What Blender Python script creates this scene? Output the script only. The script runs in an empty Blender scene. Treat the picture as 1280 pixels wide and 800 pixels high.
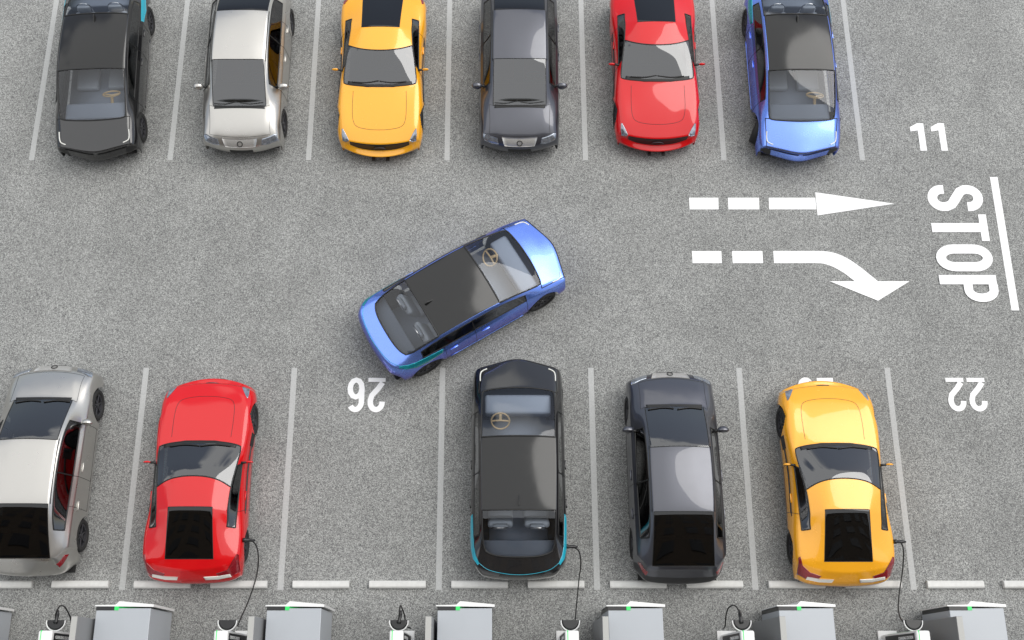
import bpy, bmesh, math, random
from mathutils import Vector, Matrix
from mathutils.bvhtree import BVHTree
random.seed(4)
R = math.radians
scene = bpy.context.scene
COL = scene.collection

# ------------------------------------------------------------ survey of the lot
TILT = R(18.8); FOC = 1339.0; CAMH = 22.2; CX = 624.0
def G(px, py, h=0.0):
    """photo point -> lot coordinates (metres) at height h"""
    v = py - 400.0
    phi = TILT - math.atan(v / FOC)
    Y = (CAMH - h) * math.tan(phi)
    s = (FOC*math.cos(TILT) + v*math.sin(TILT)) / (CAMH - h)
    return Vector(((px - CX)/s, Y, h))

# ------------------------------------------------------------ materials
def nodes_of(m):
    m.use_nodes = True
    return m.node_tree.nodes, m.node_tree.links
def principled(name, col, rough=.5, metal=0.0, coat=0.0, spec=None, spectint=None, ior=None, emit=None, bump=0, var=0.0, vscale=6):
    m = bpy.data.materials.new(name); n, l = nodes_of(m)
    b = n['Principled BSDF']
    b.inputs['Base Color'].default_value = (*col, 1)
    b.inputs['Roughness'].default_value = rough
    b.inputs['Metallic'].default_value = metal
    b.inputs['Coat Weight'].default_value = coat
    b.inputs['Coat Roughness'].default_value = .03; b.inputs['Coat IOR'].default_value = 1.5
    if ior: b.inputs['IOR'].default_value = ior
    if spec is not None: b.inputs['Specular IOR Level'].default_value = spec
    if spectint: b.inputs['Specular Tint'].default_value = (*spectint, 1)
    if emit:
        b.inputs['Emission Color'].default_value = (*emit[0], 1); b.inputs['Emission Strength'].default_value = emit[1]
    tc = n.new('ShaderNodeTexCoord'); nz = n.new('ShaderNodeTexNoise')
    nz.inputs['Scale'].default_value = vscale; nz.inputs['Detail'].default_value = 6
    l.new(tc.outputs['Object'], nz.inputs['Vector'])
    # faint dust and wear: roughness and colour wander a little
    mr = n.new('ShaderNodeMapRange')
    mr.inputs['To Min'].default_value = max(0.0, rough - .05); mr.inputs['To Max'].default_value = min(1.0, rough + .08)
    l.new(nz.outputs['Fac'], mr.inputs['Value']); l.new(mr.outputs['Result'], b.inputs['Roughness'])
    if var:
        mx = n.new('ShaderNodeMix'); mx.data_type = 'RGBA'
        mx.inputs['A'].default_value = (*[c*(1-var) for c in col], 1)
        mx.inputs['B'].default_value = (*[min(1, c*(1+var)) for c in col], 1)
        l.new(nz.outputs['Fac'], mx.inputs['Factor']); l.new(mx.outputs['Result'], b.inputs['Base Color'])
    if bump:
        bp = n.new('ShaderNodeBump'); bp.inputs['Strength'].default_value = bump; bp.inputs['Distance'].default_value = .01
        nz2 = n.new('ShaderNodeTexNoise'); nz2.inputs['Scale'].default_value = 120
        l.new(tc.outputs['Object'], nz2.inputs['Vector']); l.new(nz2.outputs['Fac'], bp.inputs['Height']); l.new(bp.outputs['Normal'], b.inputs['Normal'])
    return m
def glass(name, tint, ior):
    m = bpy.data.materials.new(name); n, l = nodes_of(m)
    n.remove(n['Principled BSDF']); out = n['Material Output']
    tr = n.new('ShaderNodeBsdfTransparent'); tr.inputs[0].default_value = (*tint, 1)
    gl = n.new('ShaderNodeBsdfGlossy'); gl.inputs['Roughness'].default_value = .02; gl.inputs[0].default_value = (.97, .98, 1, 1)
    fr = n.new('ShaderNodeFresnel'); fr.inputs[0].default_value = ior
    mx = n.new('ShaderNodeMixShader')
    l.new(fr.outputs[0], mx.inputs[0]); l.new(tr.outputs[0], mx.inputs[1]); l.new(gl.outputs[0], mx.inputs[2])
    l.new(mx.outputs[0], out.inputs[0])
    return m

M = {}
M['red'] = principled('red_paint', (.60, .003, .006), .20, 0, 1.0, spec=.2)
M['yellow'] = principled('orange_yellow_paint', (.92, .41, .012), .24, .1, 1.0)
M['silver'] = principled('silver_paint', (.52, .505, .475), .28, .88, .8)
M['grey'] = principled('graphite_paint', (.085, .088, .105), .30, .75, 1.0)
M['black'] = principled('black_paint', (.010, .010, .011), .14, .1, .8, ior=1.6)
M['blue'] = principled('pearl_blue_paint', (.21, .365, 1.0), .24, .85, .9, spectint=(.28, .05, .6))
M['teal'] = principled('teal_paint', (.01, .34, .42), .25, .6, .8)
M['cyan'] = principled('cyan_lens', (.01, .34, .46), .2, 0, .8)
M['glass_ev'] = glass('clear_tinted_glass', (.82, .85, .88), 1.62)
M['glass_dark'] = glass('grey_tinted_glass', (.22, .22, .21), 2.15)
M['glass_privacy'] = glass('privacy_glass', (.04, .04, .04), 1.6)
M['roof_glass'] = principled('black_roof_glass', (.012, .012, .012), .12, 0, 0, ior=1.5)
M['trim'] = principled('black_rubber_trim', (.01, .01, .01), .45)
M['tyre'] = principled('tyre_rubber', (.018, .018, .018), .75, bump=.2)
M['rim'] = principled('dark_alloy', (.09, .09, .10), .35, .8)
M['satin'] = principled('satin_grille', (.55, .54, .52), .38, .6, .4, var=.2, vscale=40)
M['chrome'] = principled('chrome', (.75, .75, .76), .12, 1.0)
M['lens'] = principled('lamp_lens', (.32, .35, .40), .12, .7, 1.0, var=.8, vscale=14)
M['whitelens'] = principled('white_lens', (.75, .75, .70), .2, 0, .6)
M['redlens'] = principled('red_lens', (.22, .006, .012), .15, 0, 1.0, var=.5, vscale=40)
M['under'] = principled('underbody_black', (.010, .010, .010), .8)
M['cabin'] = principled('cabin_floor', (.05, .052, .06), .8)
M['cabin_ev'] = principled('cabin_grey', (.24, .27, .33), .7)
M['dash'] = principled('dashboard_plastic', (.035, .035, .038), .6, bump=.1)
M['dash_ev'] = principled('pale_dashboard', (.36, .40, .48), .5)
M['seat_red'] = principled('dark_red_leather', (.16, .02, .02), .5)
M['seat_grey'] = principled('grey_fabric', (.10, .10, .11), .8)
M['seat_ev'] = principled('pale_grey_leather', (.42, .45, .50), .5)
M['tan'] = principled('tan_leather', (.66, .47, .25), .5)
M['conc'] = principled('white_concrete', (.62, .62, .60), .75, var=.12, vscale=14, bump=.3)
M['cab'] = principled('cabinet_grey', (.40, .425, .455), .4, 0, .2, var=.04, vscale=3)
M['cabw'] = principled('cabinet_white', (.78, .78, .77), .35, 0, .3)
M['cabside'] = principled('totem_grey', (.24, .245, .25), .45)
M['capgrey'] = principled('cap_grey', (.42, .42, .40), .5)
M['blackp'] = principled('black_plastic', (.012, .012, .013), .35)
M['green'] = principled('green_light', (.02, .50, .10), .4, emit=((.05, .8, .18), .35))
M['cable'] = principled('cable_rubber', (.012, .012, .012), .5)

def asphalt():
    m = bpy.data.materials.new('asphalt'); n, l = nodes_of(m); b = n['Principled BSDF']
    tc = n.new('ShaderNodeTexCoord')
    def noise(sc, det=2, rough=.5):
        t = n.new('ShaderNodeTexNoise'); t.inputs['Scale'].default_value = sc; t.inputs['Detail'].default_value = det
        t.inputs['Roughness'].default_value = rough
        l.new(tc.outputs['Object'], t.inputs['Vector']); return t
    vo = n.new('ShaderNodeTexVoronoi'); vo.inputs['Scale'].default_value = 66
    l.new(tc.outputs['Object'], vo.inputs['Vector'])
    sep = n.new('ShaderNodeSeparateColor'); l.new(vo.outputs['Color'], sep.inputs[0])
    cr = n.new('ShaderNodeValToRGB'); e = cr.color_ramp.elements
    e[0].position = 0; e[0].color = (.10, .101, .10, 1)
    e[1].position = 1; e[1].color = (.42, .426, .41, 1)
    for p, c in ((.15, (.14, .14, .14, 1)), (.5, (.237, .24, .233, 1)), (.85, (.33, .335, .322, 1))):
        k = e.new(p); k.color = c
    l.new(sep.outputs[0], cr.inputs[0])
    big = noise(.45, 5, .6); mid = noise(.9, 5, .65); fine = noise(130, 3, .7)
    def rng(src, lo, hi, a=.3, bb=.7):
        r = n.new('ShaderNodeMapRange'); r.inputs['From Min'].default_value = a; r.inputs['From Max'].default_value = bb
        r.inputs['To Min'].default_value = lo; r.inputs['To Max'].default_value = hi
        l.new(src.outputs['Fac'], r.inputs['Value']); return r.outputs['Result']
    def mul(a, bb):
        x = n.new('ShaderNodeMath'); x.operation = 'MULTIPLY'; l.new(a, x.inputs[0]); l.new(bb, x.inputs[1]); return x.outputs[0]
    f = mul(mul(rng(big, .92, 1.08), rng(mid, .93, 1.07)), rng(fine, .82, 1.18))
    hs = n.new('ShaderNodeVectorMath'); hs.operation = 'SCALE'
    l.new(cr.outputs[0], hs.inputs[0]); l.new(f, hs.inputs['Scale'])
    l.new(hs.outputs[0], b.inputs['Base Color'])
    b.inputs['Roughness'].default_value = .85; b.inputs['Specular IOR Level'].default_value = .3
    bp = n.new('ShaderNodeBump'); bp.inputs['Strength'].default_value = .35; bp.inputs['Distance'].default_value = .006
    l.new(vo.outputs['Distance'], bp.inputs['Height']); l.new(bp.outputs['Normal'], b.inputs['Normal'])
    return m
M['asphalt'] = asphalt()
def marking(name, col, wear, dark):
    m = bpy.data.materials.new(name); n, l = nodes_of(m); b = n['Principled BSDF']
    tc = n.new('ShaderNodeTexCoord'); nz = n.new('ShaderNodeTexNoise'); nz.inputs['Scale'].default_value = 30; nz.inputs['Detail'].default_value = 5
    l.new(tc.outputs['Object'], nz.inputs['Vector'])
    r = n.new('ShaderNodeMapRange'); r.inputs['From Min'].default_value = .35; r.inputs['From Max'].default_value = .65
    r.inputs['To Min'].default_value = wear; r.inputs['To Max'].default_value = 0
    l.new(nz.outputs['Fac'], r.inputs['Value'])
    mx = n.new('ShaderNodeMix'); mx.data_type = 'RGBA'
    mx.inputs['A'].default_value = (*col, 1); mx.inputs['B'].default_value = (*dark, 1)
    l.new(r.outputs['Result'], mx.inputs['Factor']); l.new(mx.outputs['Result'], b.inputs['Base Color'])
    b.inputs['Roughness'].default_value = .7
    return m
M['line'] = marking('worn_line_paint', (.44, .445, .44), .6, (.33, .335, .33))
M['white'] = marking('white_road_paint', (.86, .86, .86), .12, (.6, .6, .6))

# ------------------------------------------------------------ object helpers
def tag(o, label=None, cat=None, group=None, kind=None):
    if label: o['label'] = label
    if cat: o['category'] = cat
    if group: o['group'] = group
    if kind: o['kind'] = kind
    return o
def link(name, bm, m, parent=None, smooth=True, loc=None):
    me = bpy.data.meshes.new(name); bm.to_mesh(me); bm.free()
    for p in me.polygons: p.use_smooth = smooth
    me.materials.append(m)
    o = bpy.data.objects.new(name, me); COL.objects.link(o)
    if parent: o.parent = parent
    if loc: o.location = loc
    return o
def empty(name, loc=(0, 0, 0), rz=0):
    o = bpy.data.objects.new(name, None); COL.objects.link(o)
    o.location = loc; o.rotation_euler = (0, 0, rz); o.empty_display_size = .2
    return o
def box(bm, x0, x1, y0, y1, z0, z1, bev=0.0, seg=2):
    vs = [bm.verts.new((x, y, z)) for x in (x0, x1) for y in (y0, y1) for z in (z0, z1)]
    f = [(0, 1, 3, 2), (4, 6, 7, 5), (0, 4, 5, 1), (2, 3, 7, 6), (0, 2, 6, 4), (1, 5, 7, 3)]
    fs = [bm.faces.new([vs[i] for i in q]) for q in f]
    if bev:
        ed = list({e for q in fs for e in q.edges})
        bmesh.ops.bevel(bm, geom=ed, offset=bev, segments=seg, affect='EDGES', profile=.5)
def tube(bm, pts, r, closed=False, seg=6):
    pts = [Vector(p) for p in pts]; n = len(pts); rings = []
    nrm = None
    for i, p in enumerate(pts):
        a = pts[(i-1) % n] if (closed or i > 0) else p
        b = pts[(i+1) % n] if (closed or i < n-1) else p
        t = (b - a)
        if t.length < 1e-9: t = Vector((0, 1, 0))
        t.normalize()
        if nrm is None:
            up = Vector((0, 0, 1)) if abs(t.z) < .9 else Vector((1, 0, 0))
            nrm = (up - t*up.dot(t)).normalized()
        else:
            nrm = (nrm - t*nrm.dot(t))
            nrm = nrm.normalized() if nrm.length > 1e-6 else Vector((0, 0, 1))
        bn = t.cross(nrm)
        rr = r[i] if isinstance(r, (list, tuple)) else r
        rings.append([bm.verts.new(p + rr*(math.cos(2*math.pi*k/seg)*nrm + math.sin(2*math.pi*k/seg)*bn)) for k in range(seg)])
    for i in range(n if closed else n-1):
        a, b = rings[i], rings[(i+1) % n]
        for k in range(seg):
            bm.faces.new((a[k], a[(k+1) % seg], b[(k+1) % seg], b[k]))
    if not closed:
        bm.faces.new(rings[0][::-1]); bm.faces.new(rings[-1])
def spline(pts, n=10, closed=False):
    P = [Vector(p) for p in pts]; out = []; m = len(P)
    rng = range(m if closed else m-1)
    for i in rng:
        if closed: a, b, c, d = P[(i-1) % m], P[i], P[(i+1) % m], P[(i+2) % m]
        else: a, b, c, d = P[max(i-1, 0)], P[i], P[i+1], P[min(i+2, m-1)]
        for k in range(n):
            t = k/n
            out.append(.5*((2*b) + (c-a)*t + (2*a-5*b+4*c-d)*t*t + (3*b-a-3*c+d)*t**3))
    if not closed: out.append(P[-1])
    return out
def lathe_x(bm, prof, seg=36):
    rings = [[bm.verts.new((x, r*math.cos(2*math.pi*k/seg), r*math.sin(2*math.pi*k/seg))) for k in range(seg)] for r, x in prof]
    for a, b in zip(rings, rings[1:]):
        for k in range(seg): bm.faces.new((a[k], b[k], b[(k+1) % seg], a[(k+1) % seg]))
    return rings
def copy_tree(o, repl=None, parent=None):
    c = o.copy(); COL.objects.link(c)
    if parent: c.parent = parent
    if repl and c.type == 'MESH' and len(c.data.materials):
        m = c.data.materials[0]
        if m and m.name in repl:
            c.material_slots[0].link = 'OBJECT'; c.material_slots[0].material = repl[m.name]
    for ch in list(o.children): copy_tree(ch, repl, c)
    return c

# ------------------------------------------------------------ car shell
NC = 8
class Shell:
    def __init__(s, stations, region, creases, W, wheels, Ra):
        names = sorted({region(i, k) for i in range(len(stations)-1) for k in range(-NC, NC)})
        idx = {n: q for q, n in enumerate(names)}
        bm = bmesh.new(); g = []
        for st in stations:
            y, sw, xs, zs = st[:4]
            if isinstance(zs, (int, float)): zs = [zs]*(NC+1)
            row = {}
            for k in range(-NC, NC+1):
                j = abs(k); x = xs[j]
                dy = sw[j] if isinstance(sw, (list, tuple)) else sw*(x/.95)**2
                row[k] = bm.verts.new(((1 if k > 0 else -1)*x, y - dy, zs[j]))
            g.append(row)
        for i in range(len(g)-1):
            for k in range(-NC, NC):
                f = bm.faces.new((g[i][k], g[i+1][k], g[i+1][k+1], g[i][k+1]))
                f.material_index = idx[region(i, k)]
        cl = bm.edges.layers.float.get('crease_edge') or bm.edges.layers.float.new('crease_edge')
        for kind, a, b0, b1, val in creases:
            # ('row', station, c0, c1, v) along a station; ('col', column, s0, s1, v) along a column
            if kind == 'row':
                for k in range(b0, b1):
                    for u, v in ((g[a][k], g[a][k+1]), (g[a][-k], g[a][-k-1])):
                        e = bm.edges.get((u, v))
                        if e: e[cl] = val
            else:
                for i in range(b0, b1):
                    for q in (a, -a):
                        e = bm.edges.get((g[i][q], g[i+1][q]))
                        if e: e[cl] = val
        me = bpy.data.meshes.new('tmp'); bm.to_mesh(me); bm.free()
        for _ in names: me.materials.append(None)
        o = bpy.data.objects.new('tmp', me); COL.objects.link(o)
        md = o.modifiers.new('s', 'SUBSURF'); md.levels = 3; md.render_levels = 3
        dg = bpy.context.evaluated_depsgraph_get(); ev = o.evaluated_get(dg); m2 = ev.to_mesh()
        bm = bmesh.new(); bm.from_mesh(m2); ev.to_mesh_clear()
        bpy.data.objects.remove(o); bpy.data.meshes.remove(me)
        bmesh.ops.recalc_face_normals(bm, faces=bm.faces)
        if sum(f.normal.z for f in bm.faces) < 0: bmesh.ops.reverse_faces(bm, faces=bm.faces)
        s.bvh = BVHTree.FromBMesh(bm)
        for yw, zc in wheels:
            for v in bm.verts:
                if abs(v.co.x) > .62 and v.co.z < .95:
                    d = Vector((v.co.y - yw, v.co.z - zc)); r = d.length
                    if abs(r - Ra) < .036: 
                        d *= Ra/r; v.co.y = yw + d.x; v.co.z = zc + d.y
            kill = [f for f in bm.faces if all(abs(v.co.x) > .55 and math.hypot(v.co.y-yw, v.co.z-zc) < Ra+.002 for v in f.verts)]
            bmesh.ops.delete(bm, geom=kill, context='FACES')
        bm.normal_update()
        s.nm = {tuple(round(c, 5) for c in v.co): v.normal.copy() for v in bm.verts}
        s.bm = bm; s.idx = idx
    def loops(s, region):
        q = s.idx[region]; adj = {}
        for e in s.bm.edges:
            c = sum(1 for f in e.link_faces if f.material_index == q)
            if c == 1:
                a, b = e.verts
                adj.setdefault(a, []).append(b); adj.setdefault(b, []).append(a)
        out = []
        while adj:
            st = next(iter(adj)); lp = [st]; cur = st
            while True:
                nb = adj.get(cur)
                if not nb: break
                nx = nb[0]; adj[cur].remove(nx); adj[nx].remove(cur)
                if not adj[cur]: del adj[cur]
                if nx in adj and not adj[nx]: del adj[nx]
                if nx is st: break
                lp.append(nx); cur = nx
            adj = {k: v for k, v in adj.items() if v}
            if len(lp) > 4: out.append([v.co + v.normal*.0 for v in lp])
        return out
    def part(s, name, region, mat, parent):
        q = s.idx[region]; bm = bmesh.new(); mp = {}; nrm = []
        for f in s.bm.faces:
            if f.material_index == q:
                vs = []
                for v in f.verts:
                    if v not in mp: mp[v] = bm.verts.new(v.co); nrm.append(v.normal.copy())
                    vs.append(mp[v])
                bm.faces.new(vs)
        o = link(name, bm, mat, parent)
        o.data.normals_split_custom_set_from_vertices(nrm)
        return o
    def trim(s, name, region, r, mat, parent, keep=None):
        bm = bmesh.new()
        for lp in s.loops(region):
            if keep: lp = [p for p in lp if keep(p)]
            if len(lp) > 3: tube(bm, lp, r, closed=keep is None, seg=6)
        return link(name, bm, mat, parent)
    def hit(s, p, d=(0, 0, -1)):
        d = Vector(d).normalized(); p = Vector(p)
        loc, n, _, _ = s.bvh.ray_cast(p - d*4, d)
        return (loc, n if n.dot(d) < 0 else -n) if loc else (None, None)
    def patch(s, name, poly, mat, parent, axis='z', off=.006, mirror=False, n=3):
        """poly: 2-D outline; axis z -> (x,y) from above; 'f' -> (x,z) from the front; 'r' -> (x,z) from behind; 'x' -> (y,z) from the right"""
        bm = bmesh.new()
        for sg in ((1, -1) if mirror == 'both' else ((-1,) if mirror else (1,))):
            b2 = bmesh.new()
            f = b2.faces.new([b2.verts.new((a, b, 0)) for a, b in poly])
            bmesh.ops.triangulate(b2, faces=b2.faces)
            for _ in range(n): bmesh.ops.subdivide_edges(b2, edges=b2.edges, cuts=1, use_grid_fill=True)
            mp = {}
            for v in b2.verts:
                a, b = v.co.x, v.co.y
                if axis == 'z': loc, nn = s.hit((sg*a, b, 0), (0, 0, -1))
                elif axis == 'f': loc, nn = s.hit((sg*a, 0, b), (0, -1, 0))
                elif axis == 'r': loc, nn = s.hit((sg*a, -4, b), (0, 1, 0))
                else: loc, nn = s.hit((sg*0, a, b), (-sg, 0, 0))
                if loc is not None: mp[v] = bm.verts.new(loc + nn*off)
            for f in b2.faces:
                if all(v in mp for v in f.verts): 
                    try: bm.faces.new([mp[v] for v in f.verts])
                    except ValueError: pass
            b2.free()
        bmesh.ops.remove_doubles(bm, verts=bm.verts, dist=1e-5)
        bmesh.ops.recalc_face_normals(bm, faces=bm.faces)
        bd = [e for e in bm.edges if e.is_boundary]
        nv = {}
        for e in bd:
            for v in e.verts:
                if v not in nv:
                    loc, nn, _, _ = s.bvh.find_nearest(v.co)
                    nv[v] = bm.verts.new(v.co + (loc - v.co).normalized()*(2*off) if loc else v.co)
        for e in bd:
            a, b = e.verts; 
            try: bm.faces.new((a, b, nv[b], nv[a]))
            except ValueError: pass
        return link(name, bm, mat, parent)
    def strip(s, name, pts, r, mat, parent, d=(0, 0, -1), off=.0, sm=6):
        bm = bmesh.new()
        P = spline([Vector(p) for p in pts], sm)
        q = []
        for p in P:
            loc, nn = s.hit(p, d)
            if loc is not None: q.append(loc + nn*off)
        tube(bm, q, r, seg=8)
        return link(name, bm, mat, parent)

def wheel(parent, x, y, rad=.33, steer=0, spokes=10):
    sg = 1 if x > 0 else -1; w = .11
    bm = bmesh.new()
    lathe_x(bm, [(rad-.10, -w*.9), (rad-.03, -w), (rad-.005, -w*.75), (rad, -w*.3), (rad, w*.3), (rad-.005, w*.75), (rad-.03, w), (rad-.10, w*.9), (rad-.105, 0), (rad-.10, -w*.9)])
    t = link('wheel', bm, M['tyre'], parent, loc=(x, y, rad)); t.rotation_euler = (0, 0, steer)
    bm = bmesh.new()
    lathe_x(bm, [(.001, .02*sg), (rad-.13, .015*sg), (rad-.125, .07*sg), (rad-.10, .085*sg), (rad-.095, -.08*sg)])
    for k in range(spokes):
        a = 2*math.pi*k/spokes
        b2 = bmesh.new(); box(b2, -.012, .012, .04, rad-.11, -.014, .014, .004, 1)
        for v in b2.verts: v.co.x += sg*(.055 + .02*(v.co.y/rad))
        b2.transform(Matrix.Rotation(a, 4, 'X')); me = bpy.data.meshes.new('t'); b2.to_mesh(me); b2.free(); bm.from_mesh(me); bpy.data.meshes.remove(me)
    lathe_x(bm, [(.001, .085*sg), (.05, .08*sg), (.06, .03*sg)], 16)
    link('rim', bm, M['rim'], t, smooth=False)
def liners(parent, wheels, W, Ra):
    for yw, zc in wheels:
        for sg in (1, -1):
            bm = bmesh.new()
            xo, xi = sg*(W-.13), sg*(W-.38)
            A = [R(-25 + 230*k/20) for k in range(21)]
            r1 = [bm.verts.new((xo, yw + (Ra+.01)*math.cos(a), zc + (Ra+.01)*math.sin(a))) for a in A]
            r2 = [bm.verts.new((xi, yw + (Ra+.01)*math.cos(a), zc + (Ra+.01)*math.sin(a))) for a in A]
            for k in range(20): bm.faces.new((r1[k], r1[k+1], r2[k+1], r2[k]))
            bm.faces.new(r2)
            link('wheel_liner', bm, M['under'], parent)
def seat(parent, x, y, z, m, rimm=None):
    bm = bmesh.new()
    box(bm, -.25, .25, -.25, .27, 0, .16, .05, 3)
    b = bmesh.new(); box(b, -.25, .25, -.07, .07, .0, .58, .06, 3); b.transform(Matrix.Translation((0, -.24, .08)) @ Matrix.Rotation(R(20), 4, 'X'))
    me = bpy.data.meshes.new('t'); b.to_mesh(me); b.free(); bm.from_mesh(me); bpy.data.meshes.remove(me)
    s = link('seat', bm, m, parent, loc=(x, y, z))
    bm = bmesh.new(); box(bm, -.15, .15, -.05, .05, 0, .17, .04, 3); bm.transform(Matrix.Translation((0, -.46, .64)) @ Matrix.Rotation(R(14), 4, 'X'))
    h = link('headrest', bm, m, s)
    if rimm:
        bm = bmesh.new(); pts = [(-.17, -.49, .55), (-.165, -.51, .74), (-.10, -.52, .83), (0, -.525, .85), (.10, -.52, .83), (.165, -.51, .74), (.17, -.49, .55)]
        tube(bm, spline(pts, 5), .012); link('seat_trim', bm, rimm, s)
    return s
def steering(parent, x, y, z, m):
    bm = bmesh.new()
    pts = [(x + .185*math.cos(a), y + .185*math.sin(a)*.72, z + .185*math.sin(a)*.62) for a in [2*math.pi*k/28 for k in range(28)]]
    tube(bm, pts, .018, closed=True, seg=8)
    tube(bm, [(x-.17, y, z), (x, y+.02, z-.03), (x+.17, y, z)], .02); tube(bm, [(x, y+.02, z-.03), (x, y+.3, z-.15)], .035)
    return link('steering_wheel', bm, m, parent)
def mirror_pair(parent, x, y, z, m, sx=.13, sy=.07, sz=.075):
    for sg in (1, -1):
        bm = bmesh.new(); bmesh.ops.create_uvsphere(bm, u_segments=20, v_segments=12, radius=1)
        for v in bm.verts:
            c = v.co; 
            if c.y < 0: c.y *= .45
            v.co = (sg*(x+.10) + c.x*sx, y + c.y*sy, z + c.z*sz)
        o = link('side_mirror', bm, m, parent)
        bm = bmesh.new(); tube(bm, [(sg*(x-.12), y-.0, z-.06), (sg*(x+.04), y, z-.01)], [.03, .022]); link('mirror_arm', bm, M['trim'], o)
# ============================================================ EV saloon
def build_ev():
    W = .965; L = 4.45; oy = L/2
    wheels = [(oy-.86, .33), (oy-3.62, .33)]
    lin = lambda xs, a: [a*x for x in xs]
    S = []
    def st(y, sw, x, z): S.append((oy + y, sw, x, z))
    x = [0, .26, .48, .58, .66, .74, .80, .80, .78]; st(-.34, lin(x, .22), x, .17)
    x = [0, .33, .62, .71, .78, .83, .86, .87, .85]; st(-.10, lin(x, .30), x, [.26, .26, .26, .26, .27, .27, .26, .23, .19])
    x = [0, .35, .68, .76, .82, .87, .90, .90, .88]; st(0, lin(x, .30), x, [.40, .40, .41, .42, .43, .43, .38, .29, .19])
    x = [0, .36, .69, .77, .83, .88, .91, .91, .89]; st(-.05, lin(x, .28), x, [.62, .62, .61, .61, .61, .58, .46, .32, .19])
    x = [0, .36, .70, .775, .83, .88, .92, .925, .90]; st(-.04, lin(x, .27), x, [.70, .70, .69, .685, .67, .61, .48, .33, .19])
    x = [0, .38, .72, .79, .85, .92, .96, .955, .92]; st(-.42, [0, .03, .10, .12, .13, .13, .13, .13, .13], x, [.845, .84, .82, .795, .76, .68, .5, .34, .2])
    x = [0, .40, .745, .81, .87, .93, .97, .96, .92]; st(-.72, [0, .02, .07, .10, .1, .1, .1, .1, .1], x, [.95, .945, .915, .885, .85, .75, .55, .35, .2])
    x = [0, .41, .755, .80, .88, .935, .97, .96, .92]; st(-1.16, .06, x, [1.16, 1.155, 1.09, 1.04, .89, .78, .55, .35, .2])
    x = [0, .41, .745, .785, .885, .94, .965, .955, .92]; st(-1.78, .02, x, [1.355, 1.35, 1.285, 1.23, .915, .80, .55, .35, .2])
    x = [0, .41, .74, .78, .885, .94, .965, .955, .92]; st(-2.45, 0, x, [1.40, 1.395, 1.33, 1.27, .935, .82, .55, .35, .2])
    x = [0, .40, .73, .77, .885, .945, .97, .96, .92]; st(-3.25, 0, x, [1.335, 1.33, 1.265, 1.205, .955, .85, .56, .36, .2])
    x = [0, .40, .72, .765, .875, .95, .98, .965, .93]; st(-3.66, 0, x, [1.20, 1.195, 1.14, 1.09, .965, .87, .58, .38, .2])
    x = [0, .39, .69, .76, .85, .93, .965, .955, .91]; st(-4.05, [0, -.01, -.10, -.06, 0, 0, 0, 0, 0], x, [1.05, 1.045, 1.02, 1.0, .96, .88, .6, .4, .22])
    x = [0, .36, .66, .76, .83, .89, .93, .93, .90]; st(-4.36, [0, -.01, -.06, -.12, -.18, -.23, -.26, -.26, -.26], x, [.95, .948, .94, .93, .91, .85, .62, .42, .24])
    x = [0, .36, .66, .76, .82, .88, .92, .92, .89]; st(-4.42, [0, -.02, -.06, -.10, -.16, -.22, -.26, -.27, -.27], x, [.84, .84, .83, .82, .80, .74, .56, .40, .24])
    x = [0, .36, .66, .75, .80, .86, .90, .90, .87]; st(-4.45, [0, -.02, -.06, -.10, -.16, -.22, -.26, -.27, -.27], x, [.55, .55, .55, .55, .54, .5, .44, .34, .22])
    x = [0, .30, .55, .66, .74, .80, .84, .84, .82]; st(-4.38, [0, -.02, -.06, -.10, -.14, -.18, -.22, -.23, -.23], x, .27)
    x = [0, .28, .50, .62, .70, .76, .80, .80, .78]; st(-4.15, 0, x, .2)
    def region(i, k):
        j = k if k >= 0 else -k-1; sd = 'R' if k >= 0 else 'L'
        if i in (4, 5) and j <= 2: return 'hood'
        if i == 2 and 2 <= j <= 4: return 'intake' + sd
        if i in (6, 7) and j <= 1: return 'windscreen'
        if i in (8, 9) and j <= 1: return 'roof'
        if i in (10, 11) and j <= 1: return 'rear_window'
        if j == 3 and i in (7, 8): return 'side_window_f' + sd
        if j == 3 and i in (9, 10): return 'side_window_r' + sd
        if 4 <= j <= 6 and i in (7, 8): return 'door_f' + sd
        if 4 <= j <= 6 and i == 9: return 'door_r' + sd
        if i == 12 and j <= 3: return 'boot_lid'
        return 'body'
    cr = [('row', 4, 0, 5, .7), ('row', 3, 0, 4, .6), ('row', 2, 0, 4, .5), ('row', 6, 0, 2, .5), ('row', 12, 0, 2, .5), ('row', 13, 0, 6, .6),
          ('col', 2, 6, 12, .5), ('col', 3, 7, 11, .6), ('col', 4, 6, 12, .7), ('row', 8, 0, 2, .2), ('col', 5, 7, 11, .4), ('row', 10, 0, 2, .2),
          ('col', 2, 3, 6, .3), ('col', 8, 0, 17, 1)]
    sh = Shell(S, region, cr, W, wheels, .385)
    r = empty('electric_saloon_car')
    P = M['black']
    sh.part('body', 'body', P, r); sh.part('hood', 'hood', P, r); sh.part('boot_lid', 'boot_lid', P, r)
    sh.part('air_intake', 'intakeR', M['blackp'], r); sh.part('air_intake', 'intakeL', M['blackp'], r); sh.trim('hood_gap', 'hood', .010, M['trim'], r)
    w = sh.part('windscreen', 'windscreen', M['glass_ev'], r); sh.trim('windscreen_seal', 'windscreen', .017, M['trim'], w)
    sh.part('roof', 'roof', M['roof_glass'], r)
    w = sh.part('rear_window', 'rear_window', M['glass_ev'], r); sh.trim('window_seal', 'rear_window', .017, M['trim'], w)
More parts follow.
